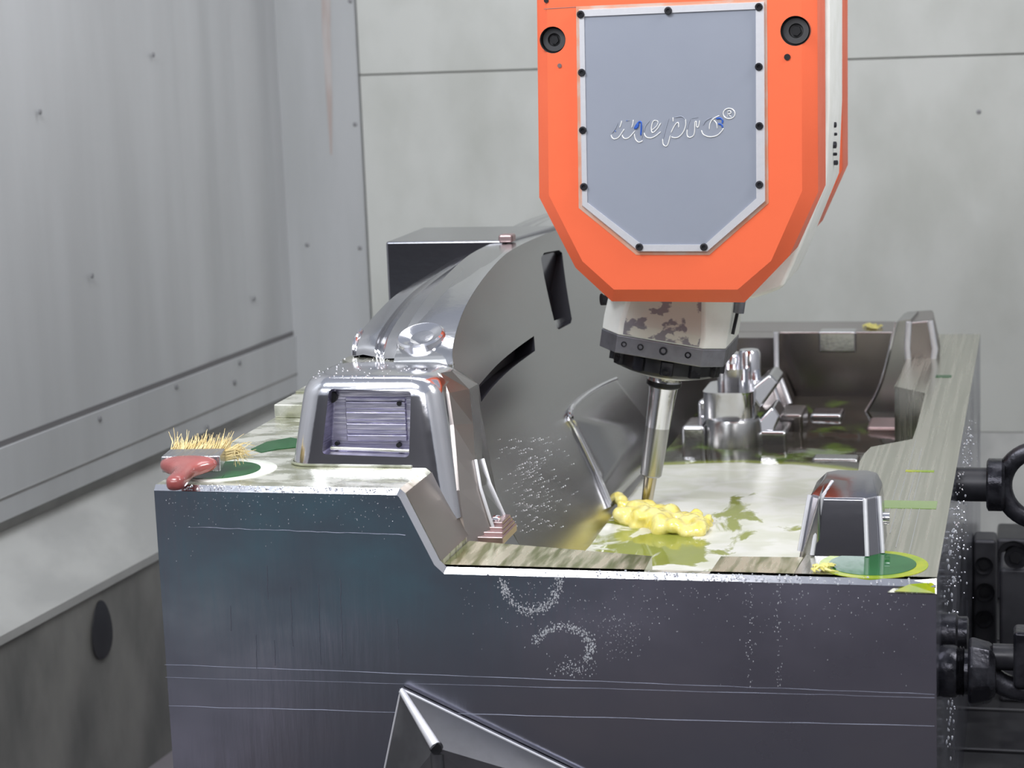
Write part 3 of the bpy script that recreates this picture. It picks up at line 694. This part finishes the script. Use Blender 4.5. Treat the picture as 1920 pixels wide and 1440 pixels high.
# shallow recess ridge on the face around the plate
fr = [(1085, 18), (1433, 3), (1435, 378), (1327, 472), (1197, 472), (1091, 386)]
fi = [(1095, 31), (1417, 17), (1418, 372), (1321, 459), (1203, 459), (1101, 380)]
fo = [at(*q, Y=YF - .001) for q in fr]; fn = [at(*q, Y=YF - .008) for q in fi]
fo2 = [at(*q, Y=YF - .008) for q in [(1086, 19), (1432, 4), (1434, 377), (1326, 471), (1198, 471), (1092, 385)]]
b = B(); b.rings([fo, fo2, fn, [p + V(0, .006, 0) for p in fn]], False, False); frame = b.build('plate_frame', 'alu_glint', hd, smooth=False)
rc = [at(*q, Y=YF - .0009) for q in [(1080, 12), (1438, -3), (1441, 381), (1330, 478), (1193, 478), (1085, 390)]]
b = B(); b.rings([[p for p in rc], [p + V(0, .004, 0) for p in rc]]); MT['sealant'] = mk('grey_sealant', (.50, .36, .30), (.55, .25, .16), 0, .6, None, 20); b.build('gasket', 'sealant', hd, smooth=False)
pl_ = [at(*q, Y=YF - .005) for q in fi]
b = B(); b.rings([pl_, [p + V(0, .004, 0) for p in pl_]]); cover = b.build('cover_plate', 'plate', hd, smooth=False)
scr = B().lathe((0, 0, 0), (0, -1, 0), [(0, .0080), (.003, .0080), (.004, .0066), (.004, .004), (.001, .0038), (.001, .0001)], 16).mesh('screw')
for p in scr.polygons: p.use_smooth = False
for q in ((1089, 27), (1253, 20), (1423, 13), (1091, 136), (1423, 125), (1093, 244), (1424, 236), (1095, 350), (1424, 346), (1199, 463), (1320, 463)):
    stamp('screw', scr, 'black', hd, at(*q, Y=YF - .0075))
# counterbored bolts
cut = []
for (px, py, r) in ((1036, 75, .0275), (1491, 58, .0300)):
    c = at(px, py, Y=YF); cut.append(B().lathe(c, (0, 1, 0), [(-.01, r), (.030, r)], 40).build('bore_cutter', 'orange'))
    bo = B().lathe(c, (0, 1, 0), [(.0005, r * .995), (.029, r * .995), (.029, r * .9), (.016, r * .86), (.016, r * .5), (.026, r * .45), (.026, .0001)], 40, False, False).build('counterbore', 'borelin', hd, ang=30)
    B().lathe(c, (0, 1, 0), [(.0155, r * .34), (.020, r * .36)], 6).build('hex_socket', 'rubber', bo, smooth=False)
arm.modifiers.clear(); boolean(arm, cut)
md = arm.modifiers.new('bevel', 'BEVEL'); md.width = .0012; md.segments = 2; md.limit_method = 'ANGLE'; md.angle_limit = math.radians(28); md.harden_normals = True
for (px, py, r, mt) in ((1049, 123, .0045, 'rose'), (1476, 107, .0065, 'rubber'), (1024, 1, .005, 'rubber'), (1253, -40, .006, 'rubber')):
    B().lathe(at(px, py, Y=YF - .002), (0, 1, 0), [(0, r), (.004, r)], 16).build('tapped_hole', mt, hd)
# thin scribed joint near the top
B().tube([at(1003 + 17, 17, Y=YF - .0003), at(1085, 13, Y=YF - .0003)], .0006, 5).build('joint_line', 'seam', hd)
# engraved script on the cover plate
def eng(pts, mt='engrave', r=.0011, close=False):
    q = [at(1110 + x * .16146, 170 + y * .16146, Y=YF - .0056) for x, y in pts]
    if len(q) > 2: q = smoothpath(q, 4)
    n = len(q); rr = [r * (.45 if i in (0, n - 1) else 1) for i in range(n)]
    return B().tube(q, r if close else rr, 6), mt
def letter(strokes):
    g = B(); extra = []
    for s_ in strokes:
        bb_, mt = eng(*s_)
        if mt == 'engrave': g.add(bb_.v, bb_.f)
        else: extra.append((bb_, mt))
    g.build('letter', 'engrave', cover)
    for bb_, mt in extra: bb_.build('ink_trace' if mt == 'blue' else 'groove', mt, cover)
E_ = 'engrave'; S_ = 'shadow'
letter([([(345, 350), (335, 390), (320, 430)],), ([(375, 445), (345, 490), (305, 545), (262, 562), (232, 545), (222, 515)],), ([(480, 340), (475, 380), (460, 430)],),
        ([(500, 465), (440, 535), (395, 558), (362, 545), (350, 515)],), ([(490, 500), (505, 565), (545, 600), (590, 580)],),
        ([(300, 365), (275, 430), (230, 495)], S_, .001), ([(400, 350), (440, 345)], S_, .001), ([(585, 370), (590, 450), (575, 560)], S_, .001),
        ([(490, 445), (520, 395), (550, 362), (572, 372), (572, 440), (566, 520)], 'blue', .0019), ([(500, 440), (525, 415), (535, 380)], 'blue', .003), ([(265, 465), (275, 475)], 'blue', .0022), ([(400, 345), (408, 352)], 'blue', .0018)])
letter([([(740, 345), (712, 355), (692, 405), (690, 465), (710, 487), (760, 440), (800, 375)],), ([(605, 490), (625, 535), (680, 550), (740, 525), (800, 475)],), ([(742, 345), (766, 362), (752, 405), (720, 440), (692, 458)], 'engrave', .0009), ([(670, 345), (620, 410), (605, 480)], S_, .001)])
letter([([(940, 310), (941, 335), (943, 360)],), ([(917, 490), (950, 420), (990, 370), (1005, 388), (1005, 430)],), ([(820, 560), (825, 620), (855, 645), (882, 620), (910, 518)],),
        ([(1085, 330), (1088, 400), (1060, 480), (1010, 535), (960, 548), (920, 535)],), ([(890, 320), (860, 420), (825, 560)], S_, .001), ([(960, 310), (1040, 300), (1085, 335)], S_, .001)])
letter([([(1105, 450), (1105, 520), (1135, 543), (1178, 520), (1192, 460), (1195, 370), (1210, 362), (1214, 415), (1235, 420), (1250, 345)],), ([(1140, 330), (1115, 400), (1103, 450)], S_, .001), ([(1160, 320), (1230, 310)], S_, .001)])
letter([([(1480, 290), (1410, 325), (1370, 380), (1362, 450)],), ([(1410, 340), (1445, 380), (1455, 440)],), ([(1270, 460), (1290, 505), (1340, 532), (1400, 535), (1460, 515), (1510, 465), (1525, 435)],),
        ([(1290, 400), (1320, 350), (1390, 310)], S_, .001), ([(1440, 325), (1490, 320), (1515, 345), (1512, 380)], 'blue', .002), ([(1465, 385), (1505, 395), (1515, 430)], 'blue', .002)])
letter([([(1592 + 68 * math.cos(a / 12 * math.pi), 266 + 60 * math.sin(a / 12 * math.pi)) for a in range(25)], E_, .0011, True), ([(1572, 302), (1576, 235)], E_, .001), ([(1576, 236), (1608, 238), (1612, 262), (1578, 270)], E_, .001), ([(1580, 270), (1616, 302)], E_, .001)])
# white spindle body held in the fork
tip = V(.728, 1.12, -.272); tip = at(1212, 948, Y=1.12)
ax = (at(1249, 690, Y=1.12) - tip).normalized()
SX = V(ax.z, 0, -ax.x).normalized()       # sideways, SX . ax = 0
SY = V(0, 1, 0)
def L(x, y, h): return tip + SX * x + SY * y + ax * h
bp_ = [at(*q, Y=.96) for q in [(1128, 556), (1400, 560), (1412, 560), (1438, 552), (1468, 540), (1488, 498), (1550, 345), (1556, 200), (1556, -330), (1060, -330), (1045, 350)]]
b = B(); b.rings([bp_, [p + V(0, .30, 0) for p in bp_]]); b.build('spindle_carrier', 'white', hd, bevel=.010)
# bolts on the carrier flank between the arms
xr_ = bp_[7].x
for (px, py, r) in ((1556, 240, .009), (1557, 258, .005), (1557, 278, .011), (1556, 297, .005), (1556, 315, .008)):
    c = at(px + 3, py, X=xr_ + .002); c = V(xr_ - .006, 1.10 + random.uniform(-.03, .03), c.z)
    B().lathe(c, (1, 0, 0), [(0, r * .7), (.0075, r * .7), (.009, r * .4)], 12).build('carrier_bolt', 'iron', hd)
# nose: tapered chipped white block, grey band, black ring
H1 = .372; HB0, HB1 = .316, .352
def octL(hx, hy, c, h, dx=0): return [L(x + dx, y, h) for x, y in ((-hx + c, -hy), (hx - c, -hy), (hx, -hy + c), (hx, hy - c), (hx - c, hy), (-hx + c, hy), (-hx, hy - c), (-hx, -hy + c))]
NH0 = (at(1250, 660, Y=1.0) - tip).dot(ax)
hn = lambda px, py, yy: (at(px, py, Y=yy) - tip).dot(ax)
h_b0 = hn(1250, 676, .98); h_b1 = hn(1250, 642, .98); h_t = hn(1250, 560, .98)
b = B(); b.rings([octL(.142, .150, .045, h_b1), octL(.142, .150, .045, h_b1 + .030), octL(.138, .125, .060, h_t + .05)]); b.build('spindle_nose', 'white', hd, bevel=.004)
b = B(); q = [L(-.075, -.1506, h_b1 + .028), L(.04, -.1506, h_b1 + .020), L(.095, -.138, h_t - .01), L(.06, -.128, h_t + .03), L(-.085, -.128, h_t + .03)]
q = [L(-.085, -.1512, h_b1 + .004), L(.088, -.1512, h_b1 + .004), L(.088, -.1512, h_b1 + .029), L(.070, -.1275, h_t + .045), L(-.072, -.1275, h_t + .045), L(-.085, -.1512, h_b1 + .029)]
b.add([p + V(0, -.0006, 0) for p in q], [(0, 1, 2, 5), (5, 2, 3, 4)]); b.build('chipped_paint', 'chipped', hd, smooth=False)
b = B(); b.rings([octL(.1425, .1505, .045, h_b0), octL(.1425, .1505, .045, h_b1)]); band = b.build('spindle_band', 'band', hd, bevel=.002)
sc2 = B().lathe((0, 0, 0), (0, -1, 0), [(-.004, .0085), (.002, .0080), (.002, .005), (-.001, .0045), (-.001, .0001)], 14).mesh('band_screw')
for (x, s_) in ((-.080, .8), (-.042, .9), (.010, 1.15), (.066, .9)):
    o = stamp('band_screw', sc2, 'iron', band, L(x, -.151, (h_b0 + h_b1) / 2 + .002)); o.scale = (s_, s_, s_)
# black clamp ring with lugs
h_r1 = h_b0; h_r0 = h_r1 - .042
b = B(); b.lathe(tip, ax, [(h_r1, .126), (h_r0 + .006, .126), (h_r0, .120), (h_r0 - .006, .104), (h_r0 - .010, .080)], 48); ring = b.build('clamp_ring', 'black', hd)
for k in range(12):
    a = 2 * math.pi * (k + .3) / 12; dr = SX * math.cos(a) + SY * math.sin(a); tn = ax.cross(dr)
    c = tip + dr * .127 + ax * (h_r0 + .022)
    B().rings([[c + tn * x * .016 + dr * y * .006 + ax * zz for x, y in ((-1, -1), (1, -1), (.8, 1), (-.8, 1))] for zz in (-.018, .014)]).build('ring_lug', 'iron', ring, bevel=.0015)
B().lathe(tip, ax, [(h_r0 - .003, .098), (h_r0 - .010, .090), (h_r0 - .018, .062), (h_r0 - .020, .04)], 48).build('nose_disc', 'alu_glint', hd)
# coolant nozzle and cable stub on the right flank of the nose, cleat on the left
B().cyl(L(.150, -.05, h_t - .02), L(.150, -.05, h_t + .06), .014, 16).build('coolant_nozzle', 'band', hd)
B().cyl(L(.148, -.07, h_b1 + .03), L(.150, -.06, h_t - .02), .004, 10).build('coolant_nozzle', 'black', hd)
B().cyl(L(-.135, .02, h_t - .045), L(-.172, .0, h_t - .05), .014, 16).build('air_nozzle', 'black', hd)

# ================================================================== CUTTING TOOL
tl = thing('cutting_tool', 'slim steel cutting tool in holder reaching into the coolant', 'cutter', tuple(tip))
hs = lambda px, py: (at(px, py, Y=1.12) - tip).dot(ax)
h0 = -.02; hc = hs(1226, 893); ht = hs(1240, 735); hr = hs(1246, 720)
B().lathe(tip, ax, [(h_r0 - .016, .040), (hr + .012, .038), (hr + .008, .039)], 32).build('holder_collar', 'steel', tl)
B().lathe(tip, ax, [(hr + .008, .0405), (hr - .002, .0405), (hr - .006, .036)], 32).build('seal_ring', 'black', tl)
B().lathe(tip, ax, [(hr - .004, .034), (ht, .032), (hs(1233, 800), .0285)], 36).build('holder', 'chrome', tl)
B().lathe(tip, ax, [(hs(1233, 800), .0285), (hc + .004, .0250), (hc, .022)], 36).build('shank', 'core', tl)
MT['gold'] = mk('pale_gold_carbide', (.52, .47, .37), None, 1, .2); B().lathe(tip, ax, [(hc + .001, .0155), (.02, .0135), (0, .0125), (-.02, .008)], 28).build('cutter_tip', 'gold', tl)

# ================================================================== LIFTING GEAR ON THE RIGHT
ey = thing('lifting_eye_bolt', 'black steel lifting eye bolt high on the right flank of the mold', 'eye bolt', (1.45, .95, -.19))
ec = at(1812, 908, Y=.95); z0 = ec.z; yy = .95
xa = at(1850, 908, Y=yy).x; xb = at(1884, 908, Y=yy).x
B().cyl((1.44, yy, z0), (xa + .004, yy, z0), .037, 28).build('shank', 'black', ey)
B().lathe((xa, yy, z0), (1, 0, 0), [(0, .050), (.004, .057), (xb - xa - .006, .057), (xb - xa, .050)], 32).build('collar', 'iron', ey)
b = B(); R_ = .078; cc = V(xb + R_ - .004, yy, z0); rs = []
for i in range(40):
    a = 2 * math.pi * i / 40; d = V(math.cos(a), 0, math.sin(a)); rs.append([cc + d * (R_ + .020 * math.cos(2 * math.pi * j / 14)) + V(0, .020 * math.sin(2 * math.pi * j / 14), 0) for j in range(14)])
b.rings(rs + [rs[0]], False, False); b.build('ring', 'iron', ey)
sv = thing('swivel_hoist_ring', 'wet black swivel hoist ring low on the right flank of the mold', 'hoist ring', (1.45, .14, -.33))
yy = .14; z1 = at(1775, 1258, Y=yy).z
X_ = lambda px, y_=1258: at(px, y_, Y=yy).x
prof = []
x0 = 1.44
for px, r in ((1757, .044), (1764, .046), (1770, .048), (1788, .048), (1794, .046), (1797, .042), (1800, .046), (1803, .042), (1806, .046), (1809, .041), (1816, .041)): prof.append((X_(px) - x0, r))
B().lathe((x0, yy, z1), (1, 0, 0), [(0, .044)] + prof, 32).build('threaded_bushing', 'iron', sv)
c0 = X_(1816); c1_ = X_(1868)
b = B(); b.lathe((c0, yy, z1), (1, 0, 0), [(0, .060), (.006, .064), (c1_ - c0 - .012, .056), (c1_ - c0, .044)], 10); b.build('swivel_body', 'iron', sv, bevel=.005)
cc = V(c1_ + .06, yy, z1 + .03); pts = []
for i in range(22):
    a = math.radians(200 + 150 * i / 21); pts.append(cc + V(math.cos(a) * .085, 0, math.sin(a) * .062))
b = B(); b.tube(pts, .021, 12); b.build('bail', 'iron', sv)
B().box((X_(1900), yy - .03, z1 - .02), (X_(1900) + .07, yy + .03, z1 + .085)).build('clevis', 'iron', sv, bevel=.008, seg=3)
B().cyl((X_(1862), yy, z1 + .03), (X_(1905), yy, z1 + .03), .024, 16).build('clevis_pin', 'black', sv)
# smaller plug between the two
pg = thing('black_port_plug', 'black round port plug just above the swivel hoist ring', 'plug', (1.45, .30, -.30))
zz_ = at(1780, 1195, Y=.22).z
B().lathe((1.445, .24, zz_), (1, 0, 0), [(0, .04), (.03, .04), (.034, .034), (.05, .034), (.052, .03)], 28).build('body', 'iron', pg)
# dark fixture blocks standing on the table behind
def fixture(name, label, cat, px0, py0, px1, py1, Y, depth, holes=()):
    a = at(px0, py0, Y=Y); c = at(px1, py1, Y=Y); t = thing(name, label, cat, ((a.x + c.x) / 2, Y, ZT))
    B().box((a.x, Y, ZT), (c.x, Y + depth, a.z)).build('body', 'darkblock', t, bevel=.010)
    for (px, py, r) in holes:
        p = at(px, py, Y=Y - .002); B().lathe(p, (0, 1, 0), [(-.006, r), (0, r * .95), (.002, r * .6), (.002, .0001)], 22, False, False).build('socket', 'black', t)
        B().lathe(p, (0, 1, 0), [(-.003, r * .55), (.003, r * .55)], 6).build('socket_hex', 'rubber', t, smooth=False)
    return t
fixture('fixture_plate', 'tall dark fixture plate with round sockets behind the mold flank', 'fixture', 1824, 1012, 1868, 1330, 2.0, .10, ((1845, 1060, .024), (1847, 1110, .026), (1845, 1160, .024)))
fixture('clamp_block', 'dark grey clamp block behind the swivel hoist ring at the right edge', 'clamp', 1874, 1066, 1990, 1330, 1.75, .18, ((1905, 1045, .03),))
fixture('riser_block', 'low dark riser block against the back ledge at the right', 'block', 1868, 1010, 2010, 1330, 2.7, .2, ((1900, 1040, .045),))

# ================================================================== BRUSH
br = thing('paint_brush', 'worn red-handled flat brush with straw bristles on the mold corner', 'brush', (.06, .06, 0))
bend = at(322, 903, Z=.024); bmid = at(366, 866, Z=.030)
dirv = (V(bmid.x - .006, bmid.y, 0) - V(bend.x, bend.y, 0)); Lh = dirv.length; dirv.normalize(); sdv = V(dirv.y, -dirv.x, 0)
hp = [(0, .004, .004), (.03, .013, .012), (.10, .018, .015), (.25, .0175, .015), (.42, .0165, .0145), (.58, .020, .0145), (.70, .036, .0150), (.80, .052, .0160), (.90, .057, .0165), (.97, .057, .0160), (1.0, .054, .012)]
rs = []
for t, hw, ht_ in hp:
    c = V(bend.x, bend.y, 0) + dirv * Lh * t + sdv * (.004 * math.sin(t * 5)); zc = .017 + .012 * t
    rs.append([c + sdv * hw * (abs(math.cos(a)) ** .75 * (1 if math.cos(a) > 0 else -1)) + V(0, 0, zc + ht_ * (abs(math.sin(a)) ** .75 * (1 if math.sin(a) > 0 else -1))) for a in [2 * math.pi * j / 20 for j in range(20)]])
hb = B(); hb.rings(rs); ho = hb.build('handle', 'red', br, ang=80)
md = ho.modifiers.new('s', 'SUBSURF'); md.levels = 1; md.render_levels = 2
fc = V(bend.x, bend.y, 0) + dirv * Lh; up = V(0, 0, 1)
fdir = (dirv * .95 + up * .12).normalized()
def fr_(s_, hw, hh): return [fc + fdir * s_ + sdv * x * hw + up * (.029 + y * hh) for x, y in ((-1, -1), (1, -1), (1, 1), (-1, 1))]
B().rings([fr_(-.012, .058, .016), fr_(.042, .055, .013)]).build('ferrule', 'ferrule', br, bevel=.003)
b = B()
for i in range(420):
    x = random.uniform(-.053, .053); yy_ = random.uniform(-.010, .010); ln = random.uniform(.035, .075) * (1 - .25 * random.random())
    p0 = fc + fdir * .040 + sdv * x + up * (.029 + yy_); lean = sdv * (random.gauss(0, .22) + x * 4) + up * random.gauss(.35, .25)
    p1 = p0 + fdir * ln * .6 + lean * ln * .15; p2 = p0 + fdir * ln + lean * ln * .5
    b.tube([p0, p1, p2], [.0009, .0009, .0004], 3)
for i in range(70):          # splayed and fallen bristles at the right end
    p0 = fc + fdir * .04 + sdv * .053 + up * (.029 + random.uniform(-.012, .008)); ln = random.uniform(.03, .06)
    p1 = p0 + sdv * ln * .5 + fdir * ln * random.uniform(-.1, .6) + up * .006; p2 = p0 + sdv * ln * random.uniform(.5, 1) + fdir * ln * random.uniform(-.5, .9) - up * random.uniform(-.012, .015)
    b.tube([p0, p1, p2], [.0009, .0009, .0005], 3)
o = b.build('bristles', 'bristle', br); o['kind'] = 'stuff'

# ================================================================== FOREGROUND BRACKET
wg = thing('steel_bracket', 'shiny pointed steel gusset with round hole in front of the mold', 'bracket', (.68, -.05, ZT))
Yw = -.016
a = at(752, 1292, Y=Yw); q = lambda px, py, y: at(px, py, Y=y)
hol = q(818, 1402, Yw - .07); lft = q(700, 1545, Yw); rgt = q(1240, 1528, Yw)
cb = V(hol.x + .004, hol.y, ZT); lb = V(lft.x - .02, Yw, ZT); rb = V(rgt.x + .1, Yw, ZT)
b = B(); T_ = V(0, .013, 0)
vs = [a, hol, lft, rgt, lb, rb, cb]
b.add(vs + [v + T_ for v in (a, lft, rgt, lb, rb)], [(0, 2, 4, 6, 1), (0, 1, 6, 5, 3), (7, 8, 2, 0), (7, 0, 3, 9), (8, 10, 4, 2), (9, 3, 5, 11), (10, 8, 7, 9, 11), (4, 10, 11, 5, 6)])
b.build('body', 'gusset', wg, smooth=False)
B().tube([a + V(.002, -.004, -.002), hol + V(-.001, -.002, .004)], [.006, .0105], 14).build('ridge_weld', 'alu_glint', wg)
for (p_, r_) in ((lft, .0022), (rgt, .0026)): B().tube([a, p_], r_, 8).build('bright_edge', 'alu_glint', wg)
B().cyl(hol + V(0, .006, 0), hol + V(0, -.004, -.0005), .0115, 24).build('hole', 'rubber', wg)
B().tube([hol + V(0, .004, -.012), V(hol.x + .004, hol.y + .002, -.6)], .013, 14).build('post', 'gusset', wg)
